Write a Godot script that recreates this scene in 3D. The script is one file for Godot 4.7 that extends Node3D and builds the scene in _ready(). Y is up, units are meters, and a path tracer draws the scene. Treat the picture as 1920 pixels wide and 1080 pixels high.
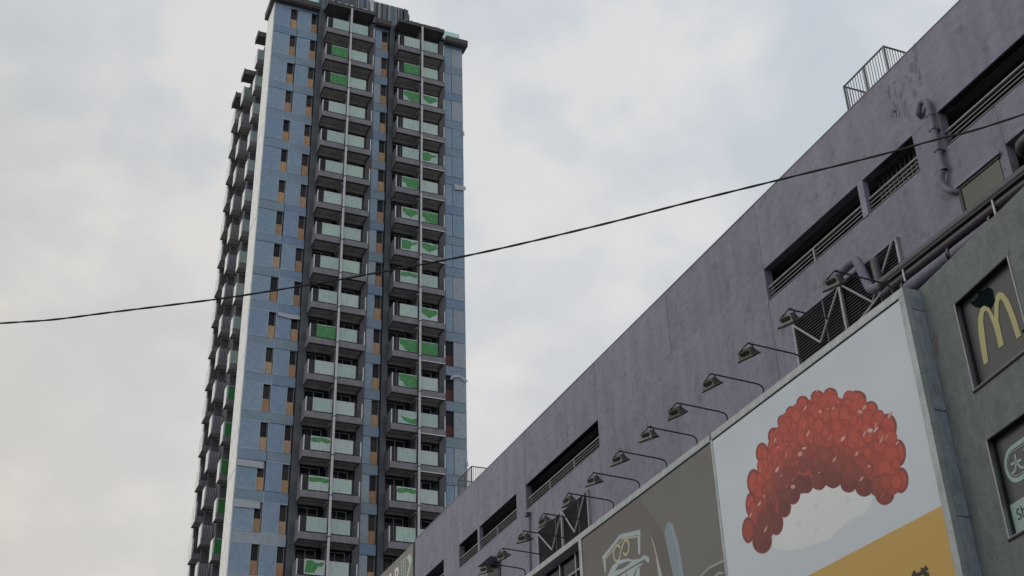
extends Node3D
# A tower block under completion behind a purple parking building with billboards, under an overcast sky.
# World: -Z runs along the street away from the camera, +X is to the right; heights are metres above the street.
# rel(): most heights were measured from the camera, which stands 1.6 m above the street.

const EYE := 1.6
const PITCH := 3.162
var rng := RandomNumberGenerator.new()
var meshes := {}
var M := {}

# ------------------------------------------------------------------ helpers
func rel(y: float) -> float:
	return y + EYE

func lin(r: float, g: float, b: float) -> Color:
	return Color(r, g, b).linear_to_srgb()

func origin_of(p: Node) -> Vector3:
	var o := Vector3.ZERO
	while p != self and p is Node3D:
		if p.rotation != Vector3.ZERO:
			return o
		o += p.position
		p = p.get_parent()
	return o

func numbered(p: Node, called: String) -> String:
	if not p.has_node(NodePath(called)):
		return called
	var n: int = meshes.get([p, called], 0)
	while true:
		n += 1
		var s := "%s_%03d" % [called, n]
		if not p.has_node(NodePath(s)):
			meshes[[p, called]] = n
			return s
	return called

func add(p: Node, n: Node3D, called: String) -> Node3D:
	n.name = numbered(p, called)
	p.add_child(n)
	return n

func thing(called: String, at: Vector3, label: String, category: String, group := "") -> Node3D:
	var n := Node3D.new()
	n.position = at
	add(self, n, called)
	n.set_meta("label", label)
	n.set_meta("category", category)
	if group:
		n.set_meta("group", group)
	return n

func part(p: Node, called: String, at: Vector3) -> Node3D:
	var n := Node3D.new()
	n.position = at - origin_of(p)
	add(p, n, called)
	return n

func unit(size: Vector3) -> Mesh:
	var k := "%.3f %.3f %.3f" % [size.x, size.y, size.z]
	if not meshes.has(k):
		var b := BoxMesh.new()
		b.size = size
		meshes[k] = b
	return meshes[k]

func put(p: Node, called: String, mesh: Mesh, m: Material, at: Vector3) -> MeshInstance3D:
	var n := MeshInstance3D.new()
	n.mesh = mesh
	n.material_override = m
	n.position = at - origin_of(p)
	add(p, n, called)
	return n

# a box between two corners
func bx(p: Node, called: String, a: Vector3, b: Vector3, m: Material) -> MeshInstance3D:
	var lo := a.min(b)
	var hi := a.max(b)
	return put(p, called, unit(hi - lo), m, (a + b) / 2)

# a round tube along points, corners rounded by bend
func tube_mesh(pts: Array, r: float, bend := 0.0, sides := 12, grow := 1.0) -> ArrayMesh:
	var path: Array = []
	for i in pts.size():
		if i == 0 or i == pts.size() - 1 or bend <= 0.0:
			path.append(pts[i])
			continue
		var a: Vector3 = pts[i - 1] - pts[i]
		var b: Vector3 = pts[i + 1] - pts[i]
		var d: float = min(bend, min(a.length(), b.length()) * 0.48)
		var p0: Vector3 = pts[i] + a.normalized() * d
		var p1: Vector3 = pts[i] + b.normalized() * d
		for k in 7:
			var t := k / 6.0
			path.append(p0.lerp(pts[i], t).lerp((pts[i] as Vector3).lerp(p1, t), t))
	var st := SurfaceTool.new()
	st.begin(Mesh.PRIMITIVE_TRIANGLES)
	var up := Vector3.UP
	var rings: Array = []
	for i in path.size():
		var dir: Vector3
		if i == 0:
			dir = path[1] - path[0]
		elif i == path.size() - 1:
			dir = path[i] - path[i - 1]
		else:
			dir = (path[i + 1] - path[i]).normalized() + (path[i] - path[i - 1]).normalized()
		dir = dir.normalized()
		if i == 0 and absf(dir.dot(up)) > 0.9:
			up = Vector3.RIGHT
		var side := dir.cross(up).normalized()
		up = side.cross(dir).normalized()
		var ring: Array = []
		var rr: float = r * lerpf(1.0, grow, i / float(path.size() - 1))
		for k in sides:
			var an := TAU * k / sides
			ring.append([path[i] + (side * cos(an) + up * sin(an)) * rr, side * cos(an) + up * sin(an)])
		rings.append(ring)
	for i in rings.size() - 1:
		for k in sides:
			var k2 := (k + 1) % sides
			for q in [rings[i][k], rings[i + 1][k2], rings[i + 1][k], rings[i][k], rings[i][k2], rings[i + 1][k2]]:
				st.set_normal(q[1])
				st.add_vertex(q[0])
	for e in [0, rings.size() - 1]:
		var nrm: Vector3 = (path[0] - path[1]).normalized() if e == 0 else (path[-1] - path[-2]).normalized()
		for k in range(1, sides - 1):
			var tri := [rings[e][0][0], rings[e][k][0], rings[e][k + 1][0]]
			if e == 0:
				tri = [tri[0], tri[1], tri[2]]
			else:
				tri = [tri[0], tri[2], tri[1]]
			for v in tri:
				st.set_normal(nrm)
				st.add_vertex(v)
	return st.commit()

func tube(p: Node, called: String, pts: Array, r: float, m: Material, bend := 0.0, sides := 12) -> MeshInstance3D:
	var c: Vector3 = pts[0]
	var moved: Array = []
	for q in pts:
		moved.append(q - c)
	return put(p, called, tube_mesh(moved, r, bend, sides), m, c)

# an outline in the xy plane, given thickness towards +z
func plate_mesh(outline: PackedVector2Array, thick: float) -> ArrayMesh:
	var idx := Geometry2D.triangulate_polygon(outline)
	var st := SurfaceTool.new()
	st.begin(Mesh.PRIMITIVE_TRIANGLES)
	for t in range(0, idx.size(), 3):
		var a := outline[idx[t]]
		var b := outline[idx[t + 1]]
		var c := outline[idx[t + 2]]
		if (b - a).cross(c - a) > 0:
			var s := b
			b = c
			c = s
		for q in [a, b, c]:
			st.set_normal(Vector3(0, 0, 1))
			st.add_vertex(Vector3(q.x, q.y, thick))
		for q in [a, c, b]:
			st.set_normal(Vector3(0, 0, -1))
			st.add_vertex(Vector3(q.x, q.y, 0))
	var ccw := not Geometry2D.is_polygon_clockwise(outline)
	for i in outline.size():
		var a2 := outline[i]
		var b2 := outline[(i + 1) % outline.size()]
		if ccw:
			var s2 := a2
			a2 = b2
			b2 = s2
		var d := (b2 - a2).normalized()
		var n := Vector3(-d.y, d.x, 0)
		for q in [Vector3(a2.x, a2.y, 0), Vector3(a2.x, a2.y, thick), Vector3(b2.x, b2.y, thick), Vector3(a2.x, a2.y, 0), Vector3(b2.x, b2.y, thick), Vector3(b2.x, b2.y, 0)]:
			st.set_normal(n)
			st.add_vertex(q)
	return st.commit()

func outline(a: Array) -> PackedVector2Array:
	var o := PackedVector2Array()
	for i in range(0, a.size(), 2):
		o.append(Vector2(a[i], a[i + 1]))
	return o

# ------------------------------------------------------------------ materials
func noise_bytes(size_x: int, size_y: int, freq: float, s: int, full: int, octaves := 4) -> PackedByteArray:
	var f := FastNoiseLite.new()
	f.seed = s
	f.noise_type = FastNoiseLite.TYPE_SIMPLEX_SMOOTH
	f.frequency = freq
	f.fractal_octaves = octaves
	var im := f.get_seamless_image(size_x, size_y)
	im.convert(Image.FORMAT_L8)
	if im.get_width() != full or im.get_height() != full:
		im.resize(full, full, Image.INTERPOLATE_CUBIC)
	return im.get_data()

# plain surface whose colour varies by grain, blotches, upright streaks and specks
func surface(col: Color, rough: float, tile: float, grain := 0.08, blotch := 0.12, streak := 0.0, specks := 0.0, s := 1, metal := 0.0, second := Color(0, 0, 0, 0), relief := 0.0) -> StandardMaterial3D:
	var n := 320
	var a := noise_bytes(n, n, 0.12, s, n, 3)
	var b := noise_bytes(n, n, 0.0128, s + 1, n, 5)
	var c := noise_bytes(n, 32, 0.05, s + 2, n, 4)
	var d := noise_bytes(n, n, 0.05, s + 3, n, 2)
	var base := col.srgb_to_linear()
	var other := second.srgb_to_linear() if second.a > 0 else base
	var out := PackedByteArray()
	out.resize(n * n * 3)
	for i in n * n:
		var k := 1.0 + grain * (a[i] / 127.5 - 1.0) + blotch * (b[i] / 127.5 - 1.0) + streak * (c[i] / 127.5 - 1.0)
		var t := 0.0
		if second.a > 0:
			t = smoothstep(0.56, 0.72, b[i] / 255.0 * 0.7 + c[i] / 255.0 * 0.3) * second.a
		if specks > 0 and d[i] > 214:
			k *= 1.0 - specks
		var q := base.lerp(other, t)
		q = Color(q.r * k, q.g * k, q.b * k).linear_to_srgb()
		out[i * 3] = clampi(int(q.r * 255), 0, 255)
		out[i * 3 + 1] = clampi(int(q.g * 255), 0, 255)
		out[i * 3 + 2] = clampi(int(q.b * 255), 0, 255)
	var m := StandardMaterial3D.new()
	m.albedo_texture = ImageTexture.create_from_image(Image.create_from_data(n, n, false, Image.FORMAT_RGB8, out))
	m.roughness = rough
	m.metallic = metal
	m.uv1_triplanar = true
	m.uv1_world_triplanar = true
	m.uv1_scale = Vector3.ONE / tile
	if relief > 0:
		var hm := Image.create_from_data(n, n, false, Image.FORMAT_L8, a)
		hm.bump_map_to_normal_map(relief)
		m.normal_enabled = true
		m.normal_texture = ImageTexture.create_from_image(hm)
	return m

func plain(col: Color, rough := 0.6, metal := 0.0) -> StandardMaterial3D:
	var m := StandardMaterial3D.new()
	m.albedo_color = col
	m.roughness = rough
	m.metallic = metal
	return m

func tinted(m: StandardMaterial3D, c: Color) -> StandardMaterial3D:
	var t: StandardMaterial3D = m.duplicate()
	t.albedo_color = c
	return t

func materials() -> void:
	M.purple = surface(lin(.24, .235, .295), .85, 13.0, .08, .1, .13, .18, 11, 0.0, Color(lin(.175, .162, .21), .6), .5)
	M.purple_b = tinted(M.purple, Color(.985, .98, .98))
	M.purple_c = tinted(M.purple, Color(.97, .965, .975))
	M.mildew = [plain(lin(.18, .168, .215), .9), plain(lin(.195, .185, .24), .9), plain(lin(.165, .155, .20), .9)]
	M.purple_trim = surface(lin(.26, .245, .31), .8, 4.0, .06, .14, .1, .3, 19)
	M.concrete_dark = surface(lin(.16, .155, .155), .9, 5.0, .1, .2, 0.0, 0.0, 23)
	M.cement = surface(lin(.19, .215, .212), .85, 7.0, .08, .2, .16, .2, 31, 0.0, Color(lin(.10, .115, .112), .6), .6)
	M.blue = []
	var film := surface(lin(.222, .318, .42), .42, 3.1, .05, .09, .06, .12, 41, 0.0, Color(lin(.25, .35, .47), .5))
	for t in [Color(1, 1, 1), Color(.95, .97, .98), Color(1, .99, 1), Color(.95, .96, 1)]:
		M.blue.append(tinted(film, t))
	var band := surface(lin(.19, .275, .37), .4, 2.3, .05, .1, .08, .15, 47)
	M.band = [band, tinted(band, Color(.92, .95, 1)), tinted(band, Color(1, .99, .96))]
	var worn := surface(lin(.34, .39, .43), .5, 2.6, .07, .14, .1, .55, 53, 0.0, Color(lin(.25, .34, .43), .8))
	M.worn = [worn, tinted(worn, Color(.9, .92, .95)), tinted(worn, Color(.97, .97, .99))]
	M.seal = surface(lin(.43, .52, .60), .6, 3.0, .1, .2, .1, .3, 59)
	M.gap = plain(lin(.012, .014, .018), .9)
	M.core = plain(lin(.07, .075, .085), .9)
	M.pilaster = surface(lin(.075, .085, .102), .55, 4.0, .08, .2, .14, .15, 61)
	M.pier = surface(lin(.115, .11, .125), .7, 4.0, .06, .14, .08, .1, 62)
	M.fascia = surface(lin(.19, .182, .205), .6, 4.0, .08, .16, .14, .2, 67)
	M.soffit = surface(lin(.45, .445, .42), .9, 3.0, .08, .2, .05, .2, 71)
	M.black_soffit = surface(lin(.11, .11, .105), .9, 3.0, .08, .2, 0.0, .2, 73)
	var frost := surface(lin(.45, .545, .525), .25, 2.7, .05, .12, .12, .1, 79, 0.0, Color(lin(.36, .47, .41), .6))
	M.frost = [frost, tinted(frost, Color(.92, .95, .95)), tinted(frost, Color(.96, 1, .97))]
	M.green = surface(lin(.035, .225, .055), .35, 1.7, .1, .2, .1, .1, 83, 0.0, Color(lin(.07, .27, .09), .6))
	M.post = plain(lin(.55, .57, .6), .4, .2)
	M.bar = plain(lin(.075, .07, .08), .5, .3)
	M.dark_glass = plain(lin(.014, .016, .02), .12)
	M.dark_glass.metallic_specular = .28
	M.brown_glass = plain(lin(.035, .031, .03), .25)
	M.brown_glass.metallic_specular = .3
	M.door_frame = plain(lin(.16, .16, .17), .5, .3)
	M.board = []
	var wood := surface(lin(.46, .315, .205), .8, 1.3, .07, .16, .16, .1, 89)
	for t in [Color(1, 1, 1), Color(.95, .9, .87), Color(1, .98, .93), Color(.9, .86, .84)]:
		M.board.append(tinted(wood, t))
	M.red_board = plain(lin(.10, .028, .022), .7)
	M.white_panel = surface(lin(.76, .765, .75), .55, 3.5, .1, .16, .12, .3, 97)
	M.pipe_white = surface(lin(.5, .51, .53), .4, 2.0, .04, .08, .06, .1, 101)
	M.sheet = plain(lin(.42, .45, .5), .6)
	M.sheet.cull_mode = BaseMaterial3D.CULL_DISABLED
	M.cornice = surface(lin(.055, .05, .056), .6, 4.0, .05, .1, .08, .1, 103)
	M.debris = plain(lin(.65, .66, .68), .8)
	M.mint_glass = plain(Color(lin(.42, .78, .70), .62), .05)
	M.mint_glass.transparency = BaseMaterial3D.TRANSPARENCY_ALPHA
	M.fins = [plain(lin(.42, .45, .49), .5), plain(lin(.17, .25, .38), .5), plain(lin(.15, .13, .13), .6), plain(lin(.24, .30, .37), .5), plain(lin(.08, .085, .10), .6), plain(lin(.17, .26, .29), .5)]
	M.steel = surface(lin(.42, .455, .46), .5, 2.5, .06, .16, .12, .3, 107, .3)
	M.steel_side = surface(lin(.33, .385, .44), .5, 2.5, .06, .18, .16, .3, 109, .2)
	M.rail = surface(lin(.26, .25, .26), .45, 1.6, .08, .2, .05, .3, 113, .4)
	M.cage = plain(lin(.10, .10, .105), .5, .5)
	M.slat = plain(lin(.13, .125, .135), .6)
	M.louvre_back = plain(lin(.04, .04, .045), .9)
	M.brace = surface(lin(.36, .35, .38), .6, 1.2, .08, .2, .05, .3, 117, .2)
	M.pipe_dark = surface(lin(.07, .062, .072), .42, 1.4, .12, .3, .1, .4, 127, 0.0, Color(lin(.035, .032, .036), .8))
	M.pipe_purple = surface(lin(.185, .168, .225), .7, 1.4, .1, .25, .1, .4, 131)
	M.lamp_body = surface(lin(.13, .123, .11), .4, .7, .2, .45, .1, .4, 137, .3)
	M.lamp_dark = plain(lin(.03, .03, .03), .6, .3)
	M.lamp_glass = plain(lin(.32, .33, .34), .12)
	M.arm = plain(lin(.055, .055, .06), .55, .4)
	M.frame_steel = plain(lin(.30, .31, .34), .3, .8)
	M.frame_black = plain(lin(.008, .008, .01), .5)
	M.sign_glass = plain(lin(.075, .078, .08), .3)
	M.cream = plain(lin(.50, .47, .22), .6)
	M.patch = plain(lin(.008, .014, .018), .9)
	M.patch.metallic_specular = .1
	M.mint = surface(lin(.36, .50, .44), .5, 1.5, .04, .12, .08, .1, 139)
	M.ink = plain(lin(.03, .032, .034), .7)
	M.window_green = plain(lin(.035, .045, .03), .2)
	M.cable = plain(lin(.05, .046, .042), .8)
	M.sign_brown = surface(lin(.21, .195, .18), .7, 5.0, .04, .1, .08, .1, 149)
	M.asphalt = surface(lin(.05, .05, .052), .95, 6.0, .2, .15, 0.0, 0.0, 151)
	M.paving = surface(lin(.22, .21, .2), .9, 5.0, .12, .15, 0.0, 0.0, 157)

# ------------------------------------------------------------------ sky
func sky_material() -> PanoramaSkyMaterial:
	var w := 2048
	var h := 1024
	var big := FastNoiseLite.new()
	big.seed = 5
	big.noise_type = FastNoiseLite.TYPE_SIMPLEX_SMOOTH
	big.frequency = 1.0
	big.fractal_octaves = 5
	big.fractal_gain = 0.46
	var fine := FastNoiseLite.new()
	fine.seed = 9
	fine.noise_type = FastNoiseLite.TYPE_SIMPLEX_SMOOTH
	fine.frequency = 1.0
	fine.fractal_octaves = 4
	var out := PackedFloat32Array()
	out.resize(w * h * 3)
	var glow := Vector3(-0.55, 0.06, -0.83).normalized()
	for y in h:
		var th := PI * (y + 0.5) / h
		var dy := cos(th)
		for x in w:
			var ph := TAU * (x + 0.5) / w
			var d := Vector3(sin(ph) * sin(th), dy, -cos(ph) * sin(th))
			var c := Vector3(.50, .52, .54)
			if dy > -0.02:
				var q := Vector3(d.x, 0.0, d.z) / (maxf(dy, 0.0) + 0.42)
				var n1 := big.get_noise_3d(q.x * 2.1 + 3.6, 0.0, q.z * 2.1 + 1.2)
				var n2 := fine.get_noise_3d(q.x * 8.5, 4.0, q.z * 8.5)
				var t := clampf(0.48 + n1 * 0.85 + n2 * 0.8, 0.0, 1.0)
				t = t * t * (3.0 - 2.0 * t)
				var near := pow(clampf(d.dot(glow) * 0.5 + 0.5, 0.0, 1.0), 9.0)
				var low := 1.0 - smoothstep(0.3, 0.72, dy)
				var cool := Vector3(.53, .59, .655).lerp(Vector3(.645, .66, .68), low)
				var pale := Vector3(.67, .70, .74).lerp(Vector3(.735, .738, .75), low)
				var warm := Vector3.ONE.lerp(Vector3(.965, .895, .80), clampf(near * 2.1, 0.0, 1.0))
				c = cool.lerp(pale, t)
				if t > 0.7:
					c = c.lerp(Vector3(.77, .755, .725), (t - 0.7) * 1.2)
				c *= warm
			var i := (y * w + x) * 3
			out[i] = c.x
			out[i + 1] = c.y
			out[i + 2] = c.z
	var im := Image.create_from_data(w, h, false, Image.FORMAT_RGBF, out.to_byte_array())
	var m := PanoramaSkyMaterial.new()
	m.panorama = ImageTexture.create_from_image(im)
	return m

# ------------------------------------------------------------------ tower block
func tower_parts() -> void:
	var t := thing("apartment_tower", Vector3(16.32, 0, -88.5), "tall apartment tower clad in blue panels with stacked dark balconies", "tower block")
	var zf := -88.5
	var floors := 19
	# body
	bx(t, "core", Vector3(17.0, 0, -88.75), Vector3(34.3, rel(82.3), -105.7), M.core)
	bx(t, "corner_backing", Vector3(16.387, 0, -88.76), Vector3(16.99, rel(82.29), -91.18), M.pier)
	bx(t, "base_wall", Vector3(16.39, 0, zf), Vector3(34.46, rel(85.22 - PITCH * floors - 2.4), -88.74), M.pier)
	for z in [[-88.5, -91.2], [-105.0, -105.9]]:
		for k in range(0, floors + 1):
			var y1 := rel(85.22 - PITCH * k - 0.9)
			var y0 := y1 - PITCH + 0.03
			if k == 0:
				y1 = rel(82.3)
			bx(t, "side_panel", Vector3(16.3 + rng.randf_range(-.012, .012), y0, z[0] - .005), Vector3(16.385 if z[0] > -90 else 16.98, y1, z[1]), M.white_panel)
	bx(t, "side_base", Vector3(16.3, 0, zf - .26), Vector3(16.98, rel(85.22 - PITCH * (floors + 1) - .87), -105.9), M.white_panel)
	# upright piers over the whole height
	bx(t, "pilaster", Vector3(20.42, 0, zf + .12), Vector3(21.02, rel(82.9), -88.74), M.pilaster)
	bx(t, "pilaster", Vector3(27.2, 0, zf + .12), Vector3(27.66, rel(82.9), -88.74), M.pilaster)
	bx(t, "pier", Vector3(25.32, 0, zf), Vector3(25.84, rel(82.6), -88.74), M.pier)
	bx(t, "pier", Vector3(32.12, 0, zf), Vector3(32.66, rel(82.6), -88.74), M.pier)
	# cladding
	for k in range(1, floors + 1):
		var w := rel(85.22 - PITCH * k)
		clad(t, w, k)
	# balconies
	var proto := balcony(t)
	var left := {2: [["L", 0]], 3: [["L", 0]], 11: [["L", 0]], 14: [["L", 4]], 15: [["L", 4]], 17: [["L", 3]], 18: [["L", 2]]}
	var right := {2: [["L", 0]], 3: [["L", 1], ["R", 2]], 5: [["R", 3]], 6: [["L", 1]], 7: [["L", 2], ["R", 1]], 8: [["L", 3], ["R", 2]], 9: [["L", 4]], 10: [["R", 2]], 11: [["L", 1], ["R", 0]], 12: [["L", 1]], 13: [["L", 5]], 15: [["L", 4]]}
	for col in 2:
		for k in range(1, floors + 1):
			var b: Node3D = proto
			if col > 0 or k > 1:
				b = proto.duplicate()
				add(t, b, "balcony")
			var y := rel(85.22 - PITCH * k - 2.91)
			b.position = Vector3([20.9, 27.66][col], y, -87.1) - t.position
			var f: Dictionary = [left, right][col]
			for c in b.get_children():
				if c.name.begins_with("glass_panel"):
					c.material_override = M.frost[rng.randi() % 3]
			for e in f.get(k, []):
				film(b, e[0], e[1])
			if col == 1 and k > 3 and rng.randf() < .8:
				bx(b, "drip_trim", b.position + t.position + Vector3(2.3, -.05, .012), b.position + t.position + Vector3(4.46, .02, -.06), M.post)
	# glazing behind the balconies
	for x0 in [21.02, 27.66]:
		for k in range(1, floors + 1):
			doors(t, x0, rel(85.22 - PITCH * k))
	# rain pipes in front of the balconies
	for x in [23.12, 29.92]:
		tube(t, "downpipe", [Vector3(x, 2, -86.95), Vector3(x, rel(82.35), -86.95)], .095, M.pipe_white, 0.0, 14)
		for k in range(1, floors + 1):
			bx(t, "pipe_clip", Vector3(x - .13, rel(85.22 - PITCH * k - 2.66), -86.84), Vector3(x + .13, rel(85.22 - PITCH * k - 2.6), -87.09), M.bar)
	side_balconies(t, floors)
	crown(t)

func clad(t: Node3D, w: float, k: int) -> void:
	var z1 := -88.5
	var z0 := -88.74
	for c in [[16.39, 17.86, 18.5], [18.56, 19.72, 20.34]]:
		var f := rng.randf_range(-.012, .012)
		var mat: Material = M.blue[rng.randi() % 4]
		bx(t, "wall_panel", Vector3(c[0], w - 2.27, z0), Vector3(c[1], w - .03, z1 + f), mat)
		bx(t, "spandrel_panel", Vector3(c[0], w + .02, z0), Vector3(c[2] + .02, w + .86, z1 + rng.randf_range(-.012, .02)), M.band[rng.randi() % 3] if k < 17 or rng.randf() < .5 else M.worn[0])
		slot(t, c[1] + .05, c[2], w, k)
		if rng.randf() < .85:
			bx(t, "seal_strip", Vector3(c[1] + .005, w - 2.27, z0), Vector3(c[1] + .045, w - .03, z1 + .02), M.seal)
		if rng.randf() < .7:
			bx(t, "seal_strip", Vector3(c[0], w - 2.315, z0), Vector3(c[1], w - 2.272, z1 + .022), M.seal)
		if rng.randf() < .55:
			bx(t, "seal_strip", Vector3(c[0], w - .028, z0), Vector3(c[2], w + .018, z1 + .022), M.seal)
	if rng.randf() < .6:
		bx(t, "seal_strip", Vector3(18.515, w - 2.27, z0), Vector3(18.55, w + .86, z1 + .012), M.seal)
	# between the two stacks of balconies
	bx(t, "wall_panel", Vector3(25.86, w - 2.27, z0), Vector3(26.48, w - .03, z1), M.worn[rng.randi() % 3] if rng.randf() < .6 else M.blue[0])
	bx(t, "spandrel_panel", Vector3(25.86, w + .02, z0), Vector3(27.12, w + .86, z1 + rng.randf_range(-.012, .02)), M.band[rng.randi() % 3])
	slot(t, 26.52, 27.1, w, k)
	# right end
	bx(t, "spandrel_panel", Vector3(32.68, w + .02, z0), Vector3(34.44, w + .86, z1 + rng.randf_range(-.012, .015)), M.band[rng.randi() % 3])
	bx(t, "wall_panel", Vector3(33.36, w - 2.27, z0), Vector3(34.44, w - .03, z1 + rng.randf_range(0, .03)), M.worn[rng.randi() % 3] if (k < 4 or k > 8) else M.blue[1])
	if k in [11, 12, 13]:
		var n := part(t, "window", Vector3(32.68, w - 2.27, z0))
		bx(n, "pane", Vector3(32.70, w - 1.2, z0), Vector3(33.33, w - .03, z0 + .03), M.dark_glass)
		bx(n, "red_board", Vector3(32.70, w - 2.27, z0), Vector3(33.33, w - 1.22, z0 + .04), M.red_board)
	else:
		bx(t, "wall_panel", Vector3(32.68, w - 2.27, z0), Vector3(33.32, w - .03, z1), M.blue[rng.randi() % 4])

# a tall narrow window, board in its lower part
func slot(t: Node3D, x0: float, x1: float, w: float, k: int) -> void:
	var n := part(t, "window", Vector3(x0, w - 2.25, -88.74))
	var cut := w - 1.22 + rng.randf_range(-.03, .03)
	bx(n, "pane", Vector3(x0, cut, -88.74), Vector3(x1, w - .03, -88.69), M.dark_glass if rng.randf() < .6 else M.brown_glass)
	bx(n, "board", Vector3(x0, w - 2.25, -88.74), Vector3(x1 - .03, cut - .01, -88.58 + rng.randf_range(-.02, .02)), M.board[rng.randi() % 4])
	bx(n, "frame", Vector3(x1 - .09, cut, -88.69), Vector3(x1 - .02, w - .03, -88.6), M.door_frame)
	bx(n, "head", Vector3(x0, w - .06, -88.69), Vector3(x1, w - .02, -88.56), M.pilaster)

func balcony(t: Node3D) -> Node3D:
	var o := Vector3(20.9, 0, -87.1)
	var b := part(t, "balcony", o)
	var wd := 4.46
	var dp := 1.62
	bx(b, "fascia", o, o + Vector3(wd, .5, -.14), M.fascia)
	bx(b, "shade_trim", o + Vector3(.0, -.035, -.005), o + Vector3(wd, -.001, -.2), M.bar)  # dark trim strip that also paints the shadow line under the fascia
	bx(b, "side_fascia", o + Vector3(0, 0, -.14), o + Vector3(.12, .5, -dp), M.fascia)
	bx(b, "side_fascia", o + Vector3(wd - .12, 0, -.14), o + Vector3(wd, .5, -dp), M.fascia)
	bx(b, "slab", o + Vector3(.12, .13, -.36), o + Vector3(wd - .12, .44, -dp), M.soffit)
	bx(b, "slab_edge", o + Vector3(.12, .38, -.14), o + Vector3(wd - .12, .44, -.36), M.soffit)
	bx(b, "beam", o + Vector3(2.12, -.16, -.37), o + Vector3(2.34, .129, -dp), M.soffit)
	bx(b, "beam", o + Vector3(.12, -.02, -dp + .25), o + Vector3(2.12, .128, -dp), M.soffit)
	bx(b, "beam", o + Vector3(2.34, -.02, -dp + .25), o + Vector3(wd - .12, .128, -dp), M.soffit)
	bx(b, "divider", o + Vector3(2.16, .44, -.5), o + Vector3(2.3, 3.0, -dp), M.pier)
	for g in [[.56, 2.08], [2.28, 3.82]]:
		bx(b, "glass_panel", o + Vector3(g[0], .6, -.03), o + Vector3(g[1], 1.66, -.06), M.frost[0])
		bx(b, "glass_trim", o + Vector3(g[0], 1.66, -.02), o + Vector3(g[1], 1.70, -.07), M.post)
	for x in [0.0, wd - .08]:
		bx(b, "post", o + Vector3(x, .5, -.01), o + Vector3(x + .08, 1.68, -.09), M.post)
	for e in [[.1, .54, 5], [3.86, 4.36, 5]]:
		for i in e[2]:
			var x: float = lerpf(e[0], e[1], (i + .5) / e[2])
			bx(b, "baluster", o + Vector3(x - .014, .5, -.03), o + Vector3(x + .014, 1.6, -.06), M.bar)
		bx(b, "handrail", o + Vector3(e[0], 1.6, -.02), o + Vector3(e[1], 1.65, -.07), M.bar)
	for x in [.02, wd - .05]:
		bx(b, "side_glass", o + Vector3(x, .52, -.1), o + Vector3(x + .03, 1.66, -dp), M.fascia if x < 1 else M.frost[1])
	return b

# torn green protective film left on a glass panel
func film(b: Node3D, side: String, kind: int) -> void:
	var x0: float = .56 if side == "L" else 2.28
	var x1: float = 2.08 if side == "L" else 3.82
	var y0 := .6
	var y1 := 1.66
	var shapes := [
		[0, 0, 0, 1, 1, 1, 1, 0],
		[.02, .98, .05, .5, .22, .42, .3, .1, .5, .04, 1, .02, 1, .98, .5, .97],
		[.06, .95, .1, .6, .3, .35, .55, .2, .8, .45, .98, .62, .92, .96, .7, .88, .4, .97],
		[.05, .1, .08, .92, .4, .96, .62, .8, .95, .9, .9, .66, .66, .55, .5, .14],
		[0, .62, .03, .9, .5, .98, .97, .9, .98, .66, .8, .58, .55, .68, .3, .55],
		[.12, .6, .3, .28, .55, .1, .98, .06, .98, .5, .7, .38, .5, .5, .3, .52]]
	var o := PackedVector2Array()
	var src: Array = shapes[kind]
	var cnt: int = src.size() / 2
	for i in cnt:
		var a := Vector2(src[i * 2], src[i * 2 + 1])
		var j := (i + 1) % cnt
		var c := Vector2(src[j * 2], src[j * 2 + 1])
		for s in 4:
			var q := a.lerp(c, s / 4.0)
			if kind > 0:
				q += Vector2(rng.randf_range(-.025, .025), rng.randf_range(-.03, .03))
			q = q.clamp(Vector2(0, 0), Vector2(1, 1))
			o.append(Vector2(lerpf(x0, x1, q.x), lerpf(y0, y1, q.y)))
	if Geometry2D.triangulate_polygon(o).is_empty():
		o = PackedVector2Array()
		for i in cnt:
			o.append(Vector2(lerpf(x0, x1, src[i * 2]), lerpf(y0, y1, src[i * 2 + 1])))
	var n := MeshInstance3D.new()
	n.mesh = plate_mesh(o, .006)
	n.material_override = M.green
	n.position = Vector3(0, 0, -.028)
	add(b, n, "green_film")
	n.set_meta("label", "green protective film on the balcony glass")

func doors(t: Node3D, x0: float, w: float) -> void:
	var y0 := w - 2.45
	var y1 := w + .4
	for u in 2:
		var a: float = x0 + .02 + u * 2.2
		var b: float = a + (2.0 if u == 0 else 2.06)
		var n := part(t, "balcony_door", Vector3(a, y0, -88.74))
		bx(n, "pane", Vector3(a, y0, -88.75), Vector3(b, y1 - .1, -88.715), M.dark_glass)
		for x in [a + .02, a + .78, a + 1.52]:
			bx(n, "stile", Vector3(x, y0, -88.715), Vector3(x + .075, y1 - .35, -88.66), M.door_frame)
		bx(n, "transom", Vector3(a + .095, y1 - .42, -88.715), Vector3(a + 1.595, y1 - .35, -88.665), M.door_frame)
		if rng.randf() < .5:
			bx(n, "curtain", Vector3(a + .2, y0 + .3, -88.712), Vector3(a + .55 + rng.randf() * .3, y1 - .5, -88.7), M.brown_glass)

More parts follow.
